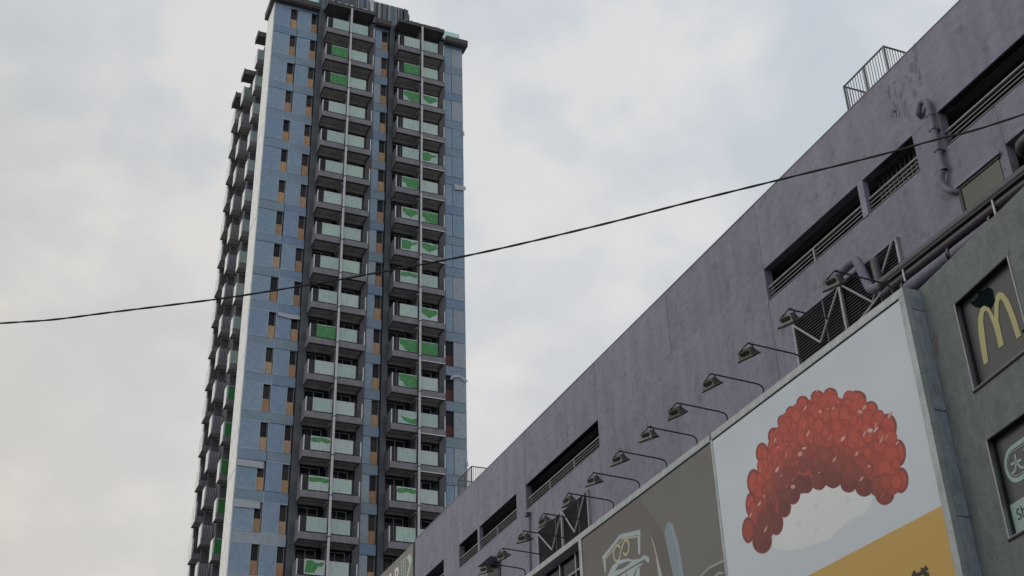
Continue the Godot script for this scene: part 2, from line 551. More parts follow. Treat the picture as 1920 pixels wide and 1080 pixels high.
func side_balconies(t: Node3D, floors: int) -> void:
	var cols := [[-93.6, -94.55], [-99.4, -100.5], [-103.2, -104.9]]
	for c in 3:
		for k in range(1, floors + 1):
			var y := rel(85.22 - PITCH * k - 2.91)
			var o := Vector3(16.05, y, cols[c][0])
			var ln: float = cols[c][0] - cols[c][1]
			var b := part(t, "side_balcony", o)
			var green := (c == 0 and k in [12, 13, 14, 15, 16]) or (c == 1 and k == 1)
			bx(b, "slab", o + Vector3(.06, .1, -.06), o + Vector3(1.0, .46, -ln + .06), M.soffit)
			bx(b, "end_fascia", o + Vector3(.05, 0, 0), o + Vector3(.95, .5, -.06), M.fascia)
			bx(b, "end_fascia", o + Vector3(.05, 0, -ln + .06), o + Vector3(.95, .5, -ln), M.fascia)
			bx(b, "outer_panel", o + Vector3(0, 0, 0), o + Vector3(.05, 1.66, -ln), M.white_panel)
			if c == 0:
				bx(b, "end_glass", o + Vector3(.07, .52, -.01), o + Vector3(.95, 1.62, -.04), M.green if green else M.frost[k % 3])
				bx(b, "end_trim", o + Vector3(.05, 1.62, 0), o + Vector3(.95, 1.66, -.05), M.post)
			else:
				for i in 7:
					bx(b, "baluster", o + Vector3(.1 + i * .12, .5, -.01), o + Vector3(.13 + i * .12, 1.6, -.04), M.post if c == 1 else M.bar)
				bx(b, "handrail", o + Vector3(.06, 1.6, 0), o + Vector3(.95, 1.65, -.05), M.bar)
				if green:
					bx(b, "end_glass", o + Vector3(.07, .52, -.045), o + Vector3(.95, 1.58, -.06), M.green)
			bx(b, "post", o + Vector3(.05, .5, .02), o + Vector3(.13, 1.7, -.05), M.post)
			# loggia behind: back wall with glazing
			bx(b, "end_wall", o + Vector3(.32, -PITCH + .5, -ln - .02), o + Vector3(.92, -.02, -ln - .1), M.pier)
		var y2 := rel(82.3)
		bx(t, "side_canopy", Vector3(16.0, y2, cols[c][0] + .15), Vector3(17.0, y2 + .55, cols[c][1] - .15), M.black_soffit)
		bx(t, "canopy_edge", Vector3(15.92, y2 - .05, cols[c][0] + .2), Vector3(16.0, y2 + .6, cols[c][1] - .2), M.cornice)

func crown(t: Node3D) -> void:
	var y := rel(82.3)
	# cornices
	for c in [[16.0, 20.41], [25.86, 27.19], [32.68, 34.82]]:
		bx(t, "cornice", Vector3(c[0], y, -87.98), Vector3(c[1], y + .14, -89.2), M.cornice)
		bx(t, "cornice", Vector3(c[0] - .04, y + .142, -87.92), Vector3(c[1], y + .68, -89.2), M.cornice)
	bx(t, "side_cornice", Vector3(16.0, y, -89.2), Vector3(16.97, y + .78, -91.2), M.cornice)
	bx(t, "roof_slab", Vector3(17.0, y + .005, -89.22), Vector3(34.4, y + .62, -105.7), M.cornice)
	bx(t, "roof_kerb", Vector3(20.42, y + .62, -88.6), Vector3(32.66, y + .95, -89.0), M.pilaster)
	# canopies over the top balconies
	for x in [20.86, 27.64]:
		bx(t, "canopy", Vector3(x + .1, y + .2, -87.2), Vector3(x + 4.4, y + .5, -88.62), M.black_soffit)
		bx(t, "canopy_edge", Vector3(x, y + .1, -87.05), Vector3(x + 4.5, y + .5, -87.2), M.cornice)
		bx(t, "canopy_edge", Vector3(x, y + .1, -87.2), Vector3(x + .1, y + .5, -88.6), M.cornice)
		bx(t, "canopy_edge", Vector3(x + 4.4, y + .1, -87.2), Vector3(x + 4.5, y + .5, -88.6), M.cornice)
		bx(t, "lintel", Vector3(x + .16, y - .3, -88.6), Vector3(x + 4.46, y + .75, -88.76), M.pilaster)
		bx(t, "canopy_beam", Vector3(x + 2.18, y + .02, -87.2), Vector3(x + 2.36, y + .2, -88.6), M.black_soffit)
		for i in 7:
			var q: float = x + .5 + i * .58 + rng.randf_range(-.15, .15)
			bx(t, "mortar_lump", Vector3(q, y + .5, -87.08), Vector3(q + rng.randf_range(.12, .4), y + .5 + rng.randf_range(.05, .13), -87.2), M.debris)
	# plant screen of coloured fins
	var sx := 20.6
	var screen := part(t, "plant_screen", Vector3(sx, y + .6, -90.0))
	bx(screen, "backing", Vector3(sx, y + .6, -90.02), Vector3(29.5, y + 4.6, -90.1), M.fins[4])
	var i := 0
	while sx < 28.9:
		var c: int = [0, 0, 3, 4, 2, 3, 1, 1, 0, 2, 5][rng.randi() % 11]
		if sx < 21.8:
			c = [5, 5, 4, 3][i % 4]
		bx(screen, "fin", Vector3(sx, y + .6, -90.0), Vector3(sx + .07, y + 4.55, -89.9), M.fins[c])
		sx += .125
		i += 1
	put(screen, "corner_panel", plate_mesh(outline([0, 0, .55, 0, .55, 2.9, .3, 3.6, 0, 3.7]), .4), M.fins[4], Vector3(28.95, y + .6, -90.0))
	bx(t, "plant_box", Vector3(22.3, y + 1.1, -89.3), Vector3(24.1, y + 3.6, -89.85), M.pilaster)
	bx(t, "vent_pipe", Vector3(25.55, y + 1.25, -89.4), Vector3(25.85, y + 4.4, -89.7), M.pipe_white)
	# glass rails on the roof edge
	bx(t, "glass_rail", Vector3(18.5, y + .8, -88.35), Vector3(20.3, y + 2.0, -88.38), M.mint_glass)
	bx(t, "glass_rail", Vector3(32.3, y + .682, -88.35), Vector3(34.1, y + 1.6, -88.38), M.mint_glass)
	bx(t, "glass_rail", Vector3(34.07, y + .8, -88.39), Vector3(34.1, y + 1.55, -92.5), M.mint_glass)
	tube(t, "aerial", [Vector3(31.0, y + .5, -88.2), Vector3(31.0, y + 1.7, -88.2)], .015, M.bar)
	# loose protective sheets
	flap(t, Vector3(18.6, rel(85.22 - PITCH * 11 - .0), -88.42), [0, 0, 1.75, -.05, 1.76, -.35, .9, -.42, 0, -.3])
	flap(t, Vector3(16.4, rel(85.22 - PITCH * 15 - .05), -88.44), [0, 0, 1.95, -.02, 1.96, -.55, 0, -.52])
	flap(t, Vector3(16.4, rel(85.22 - PITCH * 16 - .05), -88.44), [0, 0, 1.9, -.02, 1.92, -.5, 0, -.55])
	flap(t, Vector3(33.2, rel(85.22 - PITCH * 12 + .02), -88.3), [-.25, -.4, 0, 0, .6, .08, 1.28, -.3, 1.26, -.5, .6, -.12, .05, -.25, -.1, -.5])
	flap(t, Vector3(33.5, rel(85.22 - PITCH * 6 + .1), -88.38), [0, 0, 1.1, -.1, 1.05, -.5, .02, -.62])
	flap(t, Vector3(34.3, rel(85.22 - PITCH * 4 + .1), -88.38), [0, -.1, .2, -.3, .24, -.7, .05, -.9])
	flap(t, Vector3(34.3, rel(85.22 - PITCH * 14 - .8), -88.38), [0, -.1, .16, -.3, .2, -.6, .02, -.8])

func flap(t: Node3D, at: Vector3, a: Array) -> void:
	put(t, "loose_sheet", plate_mesh(outline(a), .012), M.sheet, at)

# ------------------------------------------------------------------ purple parking building
func parking_building() -> void:
	var p := thing("parking_building", Vector3(22, 0, -36), "long purple concrete parking building with slot openings and railings", "building")
	var x0 := 22.0
	var x1 := 22.3
	var top := rel(24.1)
	var oy1 := rel(21.56)
	var oy0 := rel(20.36)
	var ends := -64.55
	# parapet in lengths, open joints between them
	var cuts := [-6.0, -29.78, -35.98, -42.1, -49.42, -58.9, ends]
	for i in cuts.size() - 1:
		bx(p, "parapet_panel", Vector3(x0 + [0, .006, .002, .006, 0, .004][i], oy1, cuts[i] - .012), Vector3(x1, top, cuts[i + 1] + .012), [M.purple, M.purple_c, M.purple, M.purple_b, M.purple, M.purple_b][i])
	bx(p, "joint_backing", Vector3(x0 + .04, oy1, -6.1), Vector3(x1 - .03, top - .02, ends + .1), M.pier)
	bx(p, "coping", Vector3(x0 - .015, top, -6.0), Vector3(x1 + .04, top + .035, ends), M.purple_trim)
	# between the openings
	for z in [[-21.02, -22.12], [-29.76, -42.08], [-49.42, -50.5], [-57.8, -60.0], [-64.2, ends]]:
		bx(p, "pier", Vector3(x0 + .005, oy0, z[0]), Vector3(x1, oy1, z[1]), M.purple if z[1] - z[0] < -2 else M.purple_b)
	# wall under the openings
	var low := [-6.0, -14.0, -19.12, -29.78, -35.98, -42.1, -49.42, -58.9, ends]
	for i in low.size() - 1:
		if i < 2:
			bx(p, "wall_panel", Vector3(x0, rel(19.15), low[i] - .008), Vector3(x1, oy0, low[i + 1] + .008), M.purple)
			bx(p, "wall_panel", Vector3(x0, 0, low[i] - .008), Vector3(x1, rel(16.9), low[i + 1] + .008), M.purple_b)
		elif i == 5:
			bx(p, "wall_panel", Vector3(x0, rel(17.35), low[i] - .008), Vector3(x1, oy0, low[i + 1] + .008), M.purple)
			bx(p, "wall_panel", Vector3(x0, 0, low[i] - .008), Vector3(x1, rel(12.0), low[i + 1] + .008), M.purple)
		else:
			bx(p, "wall_panel", Vector3(x0 + .003 * (i % 3), 0, low[i] - .008), Vector3(x1, oy0, low[i + 1] + .008), [M.purple, M.purple_c, M.purple_b][i % 3])
	bx(p, "wall_backing", Vector3(x0 + .06, 0, -19.2), Vector3(x1 - .02, rel(12.0), ends + .1), M.gap)
	# end walls, decks and roof
	bx(p, "end_wall", Vector3(x1 + .002, 0, ends), Vector3(48, top - .05, ends + .3), M.purple)
	bx(p, "end_wall", Vector3(x1 + .002, 0, -6.3), Vector3(48, top - .05, -6.0), M.purple)
	bx(p, "rear_wall", Vector3(47.7, 0, -6.302), Vector3(48, top - .05, ends + .302), M.purple)
	bx(p, "roof_deck", Vector3(x1 + .001, rel(22.9), -6.31), Vector3(47.69, rel(23.2), ends + .31), M.concrete_dark)
	bx(p, "roof_beam", Vector3(x1 + .001, rel(21.7), -6.31), Vector3(x1 + .45, rel(22.9), ends + .31), M.concrete_dark)
	for y in [16.75, 19.55]:
		bx(p, "deck", Vector3(x1 + .001, rel(y), -6.31), Vector3(47.69, rel(y + .3), ends + .31), M.concrete_dark)
	bx(p, "inner_wall", Vector3(30, rel(19.85), -6.31), Vector3(30.2, rel(22.9), ends + .31), M.concrete_dark)
	bx(p, "inner_wall", Vector3(26, rel(17.05), -6.31), Vector3(26.2, rel(19.55), -20.0), M.concrete_dark)
	bx(p, "inner_wall", Vector3(24.0, 0, -42), Vector3(24.2, rel(16.75), -49.6), M.concrete_dark)
	for z in [-10.0, -18.0, -26.0, -38.0, -46.0, -54.0, -62.0]:
		bx(p, "roof_rib", Vector3(x1 + .46, rel(22.3), z), Vector3(29.99, rel(22.9), z - .4), M.concrete_dark)
	# openings with railings
	railing(p, -6.1, -21.0, 2)
	railing(p, -22.14, -29.74, 2)
	railing(p, -42.1, -49.4, 2)
	railing(p, -50.52, -57.78, 2)
	railing(p, -60.02, -64.18, 1)
	for z in [[-24.42, -24.66], [-55.0, -55.22]]:
		bx(p, "mullion", Vector3(x0 - .02, oy0 + .002, z[0]), Vector3(x0 + .18, oy1 - .002, z[1]), M.purple_trim)
	# upright fins behind the near half of one opening
	for i in 11:
		bx(p, "screen_fin", Vector3(x0 + .5, oy0 + .4, -22.3 - i * .2), Vector3(x0 + .62, oy1 + .1, -22.34 - i * .2), M.slat)
	# louvres below
	louvre(p, -23.5, -28.6, [[-28.6, 1], [-27.33, 0], [-26.05, 1], [-24.8, 0], [-23.55, 1]])
	louvre(p, -43.25, -48.15, [[-48.1, 1], [-46.6, 0], [-45.5, 1], [-44.4, 0], [-43.3, 1]])
	# small window with hood, and the green window by the pipes
	var n := part(p, "window", Vector3(x0, rel(18.0), -53.2))
	bx(n, "frame", Vector3(x0 - .05, rel(17.4), -52.5), Vector3(x0 + .01, rel(19.2), -53.95), M.frame_black)
	bx(n, "pane", Vector3(x0 - .06, rel(17.5), -52.62), Vector3(x0 - .045, rel(19.1), -53.82), M.dark_glass)
	bx(n, "hood", Vector3(x0 - .55, rel(19.2), -52.45), Vector3(x0, rel(19.25), -54.0), M.purple_trim)
	n = part(p, "window", Vector3(x0, rel(17.6), -20.1))
	bx(n, "pane", Vector3(x0 - .02, rel(17.2), -19.42), Vector3(x0 - .006, rel(18.9), -20.85), M.window_green)
	bx(n, "frame", Vector3(x0 - .045, rel(18.9), -19.36), Vector3(x0 - .004, rel(18.97), -20.95), M.frame_black)
	bx(n, "frame", Vector3(x0 - .045, rel(17.2), -20.85), Vector3(x0 - .004, rel(18.9), -20.95), M.frame_black)
	bx(n, "lintel", Vector3(x0 - .09, rel(18.98), -19.3), Vector3(x0 - .002, rel(19.06), -21.0), M.purple_trim)
	# glazing low down beside the brown board
	n = part(p, "window", Vector3(x0 + .1, rel(12), -46))
	bx(n, "pane", Vector3(x0 + .15, rel(12.0), -42.12), Vector3(x0 + .17, rel(17.34), -49.4), M.dark_glass)
	for z in [-43.4, -44.9, -46.4, -47.9]:
		bx(n, "mullion", Vector3(x0 + .06, rel(12.0), z), Vector3(x0 + .148, rel(17.34), z - .09), M.frame_steel)
	bx(n, "transom", Vector3(x0 + .07, rel(16.2), -42.12), Vector3(x0 + .146, rel(16.28), -49.4), M.frame_steel)
	pipes(p)
	# mildew and flaked paint on the parapet above the drainpipe
	for i in 40:
		var along := rng.randf_range(-.75, .75)
		var o := PackedVector2Array()
		var rx := rng.randf_range(.02, .09)
		var ry := rng.randf_range(.04, .24)
		for k in 11:
			var an := TAU * k / 11
			var q := rng.randf_range(.55, 1.15)
			o.append(Vector2(cos(an) * rx * q, sin(an) * ry * q))
		if Geometry2D.triangulate_polygon(o).is_empty():
			continue
		var f := put(p, "mildew_patch", plate_mesh(o, .002 + .0006 * (i % 16)), M.mildew[i % 3], Vector3(x0 + .001, rel(23.15 + along * .3 + rng.randf_range(-.75, .7)), -21.95 + along))
		f.rotation.y = -PI / 2

func railing(p: Node3D, za: float, zb: float, posts: int) -> void:
	var n := part(p, "railing", Vector3(22.12, rel(20.36), (za + zb) / 2))
	var y := rel(20.36)
	tube(n, "handrail", [Vector3(22.1, y + .52, za), Vector3(22.1, y + .52, zb)], .045, M.rail)
	for h in [.12, .25, .38]:
		tube(n, "rail", [Vector3(22.1, y + h, za), Vector3(22.1, y + h, zb)], .022, M.rail, 0.0, 8)
	for i in posts:
		var z := lerpf(za, zb, (i + 1.0) / (posts + 1.0))
		bx(n, "post", Vector3(22.05, y, z - .03), Vector3(22.15, y + .5, z + .03), M.rail)

func louvre(p: Node3D, za: float, zb: float, zig: Array) -> void:
	var y1 := rel(18.93)
	var y0 := rel(17.0)
	var n := part(p, "louvre", Vector3(22, y0, (za + zb) / 2))
	bx(n, "backing", Vector3(21.985, y0, za), Vector3(21.998, y1, zb), M.louvre_back)
	var m := unit(Vector3(.012, .09, absf(za - zb)))
	var h := y0 + .05
	while h < y1 - .04:
		var s := put(n, "slat", m, M.slat, Vector3(21.95, h, (za + zb) / 2))
		s.rotation.z = -.75
		h += .095
	bx(n, "frame", Vector3(21.9, y1, za + .05), Vector3(21.999, y1 + .07, zb - .05), M.purple_trim)
	for z in [za, zb]:
		bx(n, "frame", Vector3(21.9, y0, z + .04), Vector3(21.999, y1 - .001, z - .04), M.brace)
	var yb := rel(17.62)
	for i in zig.size() - 1:
		var a := Vector3(21.84, y1 - .03 if zig[i][1] else yb, zig[i][0])
		var b := Vector3(21.84, y1 - .03 if zig[i + 1][1] else yb, zig[i + 1][0])
		tube(n, "brace", [a, b], .035, M.brace, 0.0, 8)
	for i in zig.size():
		if zig[i][1] and i > 0 and i < zig.size() - 1:
			bx(n, "upright", Vector3(21.79, y0, zig[i][0] - .045), Vector3(21.87, y1 + .02, zig[i][0] + .045), M.brace)
		elif zig[i][1] == 0:
			bx(n, "upright", Vector3(21.9, y0, zig[i][0] + .33), Vector3(21.93, y1 - .04, zig[i][0] + .29), M.slat)

func pipes(p: Node3D) -> void:
	# drainpipe with elbows
	var x := 21.85
	var d := part(p, "drainpipe", Vector3(x, rel(19), -21.2))
	tube(d, "pipe", [Vector3(22.0, rel(21.86), -21.62), Vector3(x, rel(21.86), -21.55), Vector3(x - .02, rel(22.1), -21.4), Vector3(x, rel(22.08), -21.2), Vector3(x, rel(21.8), -21.13), Vector3(x, rel(19.72), -21.16), Vector3(x - .02, rel(19.45), -21.3), Vector3(x, rel(19.17), -21.26), Vector3(x, rel(18.96), -21.08), Vector3(22.0, rel(18.9), -20.98)], .085, M.pipe_purple, .12, 12)
	for y in [21.6, 19.8]:
		tube(d, "collar", [Vector3(x, rel(y), -21.14), Vector3(x, rel(y - .13), -21.14)], .105, M.pipe_purple)
	for y in [21.0, 20.3]:
		bx(d, "clip", Vector3(x - .1, rel(y), -21.04), Vector3(22.0, rel(y + .05), -21.25), M.pipe_purple)
	# thin conduit left of the far louvre
	tube(p, "conduit", [Vector3(21.94, rel(16.0), -49.2), Vector3(21.94, rel(20.0), -49.0)], .04, M.pipe_purple, 0.0, 8)
	bx(p, "junction_box", Vector3(21.8, rel(19.95), -48.95), Vector3(22.0, rel(20.12), -49.2), M.bar)
	# service pipes over the grey wall
	tube(p, "service_pipe", [Vector3(21.6, rel(18.98), -26.0), Vector3(21.6, rel(19.05), -24.86), Vector3(21.6, rel(17.76), -24.5), Vector3(21.6, rel(17.72), -24.0)], .138, M.pipe_purple, .22, 16)
	tube(p, "service_pipe", [Vector3(21.6, rel(17.72), -24.01), Vector3(21.6, rel(17.72), -9.0)], .165, M.pipe_dark, 0.0, 16)
	tube(p, "service_pipe", [Vector3(22.0, rel(18.7), -24.35), Vector3(21.78, rel(18.7), -24.35), Vector3(21.7, rel(17.46), -24.2), Vector3(21.62, rel(17.45), -23.6), Vector3(21.62, rel(17.42), -9.0)], .135, M.pipe_dark, .2, 14)
	tube(p, "service_pipe", [Vector3(21.46, rel(17.58), -23.6), Vector3(21.46, rel(17.58), -9.0)], .03, M.pipe_dark, 0.0, 8)
	tube(p, "duct", [Vector3(21.45, rel(16.95), -22.95), Vector3(21.45, rel(16.95), -21.2)], .17, M.pipe_purple, 0.0, 16)
	tube(p, "duct", [Vector3(21.45, rel(16.95), -21.1), Vector3(21.45, rel(16.95), -19.6)], .15, M.pipe_purple, 0.0, 16)
	for z in [-23.02, -21.17, -19.62]:
		tube(p, "duct_collar", [Vector3(21.45, rel(17.0), z), Vector3(21.45, rel(17.0), z + .09)], .18, M.pipe_dark, 0.0, 16)
	tube(p, "service_pipe", [Vector3(22.4, rel(18.62), -18.75), Vector3(21.75, rel(18.6), -18.55), Vector3(21.7, rel(18.6), -9.0)], .16, M.pipe_dark, .3, 14)
	for z in [-22.95, -19.45]:
		bx(p, "pipe_bracket", Vector3(21.44, rel(16.8), z), Vector3(21.48, rel(17.6), z - .05), M.steel)
	tube(p, "stay", [Vector3(20.85, rel(16.6), -24.3), Vector3(21.6, rel(17.5), -24.1)], .03, M.brace, 0.0, 8)

func roof_cage(za: float, zb: float, label: String) -> void:
	var y := rel(24.135)
	var c := thing("guard_railing", Vector3(22.15, y, (za + zb) / 2), label, "railing")
	var h := 1.03
	for z in [za, zb]:
		for x in [22.1, 23.0]:
			bx(c, "post", Vector3(x - .025, y, z - .025), Vector3(x + .025, y + h, z + .025), M.cage)
		bx(c, "top_rail", Vector3(22.125, y + h - .04, z - .02), Vector3(22.975, y + h, z + .02), M.cage)
		for i in 8:
			var x := 22.2 + i * .1
			bx(c, "bar", Vector3(x - .008, y, z - .008), Vector3(x + .008, y + h - .04, z + .008), M.cage)
	bx(c, "post", Vector3(22.075, y, (za + zb) / 2 - .025), Vector3(22.125, y + h, (za + zb) / 2 + .025), M.cage)
	for s in 2:
		var a: float = [za - .025, (za + zb) / 2 - .025][s]
		var b: float = [(za + zb) / 2 + .025, zb + .025][s]
		bx(c, "top_rail", Vector3(22.08, y + h - .04, a), Vector3(22.12, y + h, b), M.cage)
		for i in 8:
			var z := lerpf(a, b, (i + .5) / 8)
			bx(c, "bar", Vector3(22.092, y, z - .008), Vector3(22.108, y + h - .04, z + .008), M.cage)

# ------------------------------------------------------------------ billboards
class Print:
	var im: Image
	var z0: float
	var y1: float
	var s: float
	func _init(wide: float, high: float, right_z: float, top_y: float, per: float, base: Color) -> void:
		im = Image.create(int(wide * per), int(high * per), false, Image.FORMAT_RGB8)
		im.fill(base)
		z0 = right_z + wide
		y1 = top_y
		s = per
	# board coordinates: distance along the street and height above the eye
	func at(z: float, y: float) -> Vector2:
		return Vector2((z0 - z) * s, (y1 - y) * s)
	func dot(x: int, y: int, c: Color, a: float) -> void:
		if x >= 0 and y >= 0 and x < im.get_width() and y < im.get_height():
			im.set_pixel(x, y, im.get_pixel(x, y).lerp(c, clampf(a, 0, 1)))
	func poly(a: Array, c: Color) -> void:
		var pts := PackedVector2Array()
		var box := Rect2(at(a[0], a[1]), Vector2.ZERO)
		for i in range(0, a.size(), 2):
			var q := at(a[i], a[i + 1])
			pts.append(q)
			box = box.expand(q)
		for y in range(int(box.position.y) - 1, int(box.end.y) + 2):
			for x in range(int(box.position.x) - 1, int(box.end.x) + 2):
				var n := 0
				for k in 4:
					if Geometry2D.is_point_in_polygon(Vector2(x + .25 + .5 * (k % 2), y + .25 + .5 * (k / 2)), pts):
						n += 1
				if n:
					dot(x, y, c, n / 4.0)
	func line(a: Array, wide: float, c: Color) -> void:
		for i in range(0, a.size() - 2, 2):
			var p := at(a[i], a[i + 1])
			var q := at(a[i + 2], a[i + 3])
			var r := wide * s / 2
			var box := Rect2(p, Vector2.ZERO).expand(q).grow(r + 1)
			for y in range(int(box.position.y), int(box.end.y) + 1):
				for x in range(int(box.position.x), int(box.end.x) + 1):
					var v := Vector2(x + .5, y + .5)
					var d := v.distance_to(Geometry2D.get_closest_point_to_segment(v, p, q))
					dot(x, y, c, r + .5 - d)
	# an egg: centre, two half axes, middle and rim colours
	func egg(e: Array, mid: Color, rim: Color) -> void:
		var c := at(e[0], e[1])
		var b := Transform2D(Vector2(-e[2], -e[3]) * s, Vector2(-e[4], -e[5]) * s, c)
		var inv := b.affine_inverse()
		var r := (absf(e[2]) + absf(e[4]) + absf(e[3]) + absf(e[5])) * s
		for y in range(int(c.y - r), int(c.y + r) + 1):
			for x in range(int(c.x - r), int(c.x + r) + 1):
				var q := inv * Vector2(x + .5, y + .5)
				var d := q.length()
				if d < 1.05:
					dot(x, y, mid.lerp(rim, smoothstep(.55, .98, d)), (1.05 - d) * 12.0)

func print_panel(p: Node, called: String, im: Image, x: float, za: float, zb: float, y0: float, y1: float, rough: float) -> void:
	var m := StandardMaterial3D.new()
	m.albedo_texture = ImageTexture.create_from_image(im)
	m.roughness = rough
	var st := SurfaceTool.new()
	st.begin(Mesh.PRIMITIVE_TRIANGLES)
	var w := zb - za
	var h := y1 - y0
	# far end on the left of the print
	var c := [Vector3(0, h / 2, w / 2), Vector3(0, h / 2, -w / 2), Vector3(0, -h / 2, -w / 2), Vector3(0, -h / 2, w / 2)]
	var u := [Vector2(0, 0), Vector2(1, 0), Vector2(1, 1), Vector2(0, 1)]
	for i in [0, 1, 2, 0, 2, 3]:
		st.set_normal(Vector3(-1, 0, 0))
		st.set_uv(u[i])
		st.add_vertex(c[i])
	put(p, called, st.commit(), m, Vector3(x, (y0 + y1) / 2, (za + zb) / 2))

func billboards() -> void:
	# white board with the roe print
	var zr := -22.62
	var zl := -32.1
	var top := 16.3
	var low := 3.3
	var w := thing("billboard", Vector3(20.9, 0, -27.3), "white billboard showing red fish roe on white rice above a yellow band", "billboard")
	var white := lin(.71, .77, .83)
	var pr := Print.new(9.48, 13.0, 22.62, top, 72.0, white)
	pr.poly([22.5, 10.72, 32.3, 10.76, 32.3, 3.0, 22.5, 3.0], lin(.70, .44, .12))
	var rice := lin(.865, .895, .885)
	pr.poly([29.68, 12.15, 29.19, 12.4, 28.63, 12.73, 28.0, 12.97, 27.14, 12.95, 26.49, 12.85, 25.9, 12.4, 25.41, 12.1, 25.02, 11.81, 25.19, 11.62, 25.5, 11.51, 25.93, 11.58, 26.54, 11.49, 26.99, 11.38, 27.58, 11.45, 28.36, 11.55, 28.8, 11.64, 29.23, 11.81, 29.54, 11.94], rice)
	for i in 26:
		var z := rng.randf_range(25.3, 29.2)
		var y := lerpf(12.7, 11.55, rng.randf())
		if y > 12.75 - absf(z - 27.6) * .35 or y < 11.5 + absf(z - 27.3) * .16:
			continue
		var an := rng.randf() * PI
		var e := [z, y, -.16 * cos(an), .16 * sin(an), .05 * sin(an), -.07 * absf(cos(an)) - .03]
		pr.egg(e, lin(.89, .91, .89) if i % 3 else lin(.77, .81, .81), rice)
	var arch := [29.55, 14.83, 28.83, 15.07, 28.32, 15.33, 27.86, 15.42, 27.27, 15.49, 26.57, 15.34, 25.99, 15.14, 25.41, 14.73, 24.94, 14.58, 24.48, 14.04, 23.95, 13.39, 23.77, 12.54, 23.9, 11.84, 24.55, 11.69, 25.27, 12.21, 25.89, 12.5, 26.51, 12.82, 27.08, 13.03, 27.67, 13.18, 28.33, 13.15, 28.83, 12.88, 29.31, 12.61, 30.13, 12.36, 30.71, 12.93, 30.41, 13.57, 30.16, 14.19]
	var arch_o := outline(arch)
	var edge := [[26.0, 15.12, -.3, -.14, .06, -.21], [26.57, 15.33, -.29, -.13, .05, -.19], [27.26, 15.48, -.28, -.12, .05, -.18], [27.86, 15.42, -.26, -.11, .05, -.19], [28.32, 15.34, -.25, -.11, .05, -.2], [28.84, 15.11, -.29, -.12, .06, -.24], [29.54, 14.86, -.31, -.12, .07, -.3], [30.16, 14.19, -.33, -.13, .09, -.37], [30.46, 13.59, -.26, -.09, .08, -.35], [30.75, 12.91, -.32, -.11, .09, -.37], [30.13, 12.36, -.48, -.16, .08, -.34], [29.31, 12.61, -.32, -.11, .08, -.32], [24.95, 14.55, -.37, -.17, .06, -.21], [24.48, 14.03, -.27, -.12, .06, -.21], [23.97, 13.32, -.33, -.14, .09, -.32], [23.78, 12.52, -.28, -.11, .09, -.33], [23.87, 11.83, -.27, -.1, .09, -.3], [24.55, 11.74, -.36, -.13, .08, -.28], [25.28, 12.19, -.35, -.13, .07, -.24], [25.88, 12.51, -.33, -.13, .06, -.23], [26.5, 12.83, -.31, -.12, .05, -.2], [27.08, 13.02, -.29, -.11, .06, -.22], [27.68, 13.17, -.31, -.12, .06, -.24], [28.33, 13.15, -.33, -.12, .07, -.3], [28.82, 12.91, -.3, -.11, .07, -.27]]
	var light_red := lin(.60, .09, .062)
	var deep_red := lin(.19, .045, .038)
	var rim_red := lin(.27, .04, .032)
	var tone := func(z: float, y: float) -> float:
		# the printed fruit is deep red along the inner edge of the arch
		var mid := 15.3 - pow(absf(z - 27.6) / 3.7, 2.0) * 2.4 - (27.6 - z) * .14
		return clampf((mid - y - .7) / 1.2, 0, 1)
	pr.poly(arch, lin(.48, .075, .055))
	for e in edge:
		pr.egg(e, light_red.lerp(deep_red, tone.call(e[0], e[1])), rim_red.lerp(deep_red, .4))
	for i in 420:
		var z := rng.randf_range(23.7, 30.8)
		var y := rng.randf_range(11.7, 15.5)
		if not Geometry2D.is_point_in_polygon(Vector2(z, y), arch_o):
			continue
		var k := rng.randf_range(.6, .98)
		var t: float = tone.call(z, y)
		var mid: Color = light_red.lerp(deep_red, t).lerp(lin(.58, .12, .06), rng.randf() * .3)
		pr.egg([z, y, -.27 * k, -.11 * k, .06 * k, -.24 * k], mid, mid.lerp(rim_red.lerp(deep_red, t), rng.randf_range(.25, .65)))
	var shine := [27.62, 14.68, 27.19, 15.27, 28.72, 14.7, 28.38, 14.33, 27.74, 14.1, 27.17, 14.24, 26.55, 14.88, 25.97, 14.73, 25.73, 14.8, 25.43, 14.19, 24.91, 14.15, 24.72, 14.19, 24.9, 13.52, 24.66, 13.51, 24.44, 13.44, 24.41, 13.56, 24.08, 13.08, 24.3, 13.1, 25.34, 13.13, 25.8, 13.75, 26.34, 13.99, 26.29, 13.35, 28.92, 14.09, 28.76, 13.85, 29.24, 14.21, 29.71, 13.58, 29.75, 14.41, 30.11, 14.4, 29.4, 15.01, 28.76, 15.17, 27.02, 13.26, 25.33, 12.43, 28.29, 13.33, 24.95, 12.63, 24.66, 11.71, 27.35, 14.82, 28.81, 14.97, 26.53, 15.5, 26.0, 15.28, 24.92, 14.67, 24.17, 13.72, 23.82, 13.57, 30.53, 13.29, 26.21, 14.81, 27.24, 14.52, 27.51, 14.18, 30.02, 13.46, 29.87, 12.63, 23.74, 12.78]
	for i in range(0, shine.size(), 2):
		var k := rng.randf_range(.03, .105)
		var an := rng.randf_range(-.5, .9)
		var thin := rng.randf_range(.35, .9)
		var dim := rng.randf_range(0.0, .55)
		pr.egg([shine[i], shine[i + 1], -k * 1.3 * cos(an), k * sin(an), k * thin * sin(an), -k * thin * cos(an)], lin(.80, .62, .60).lerp(light_red, dim * .7), lin(.64, .24, .2))
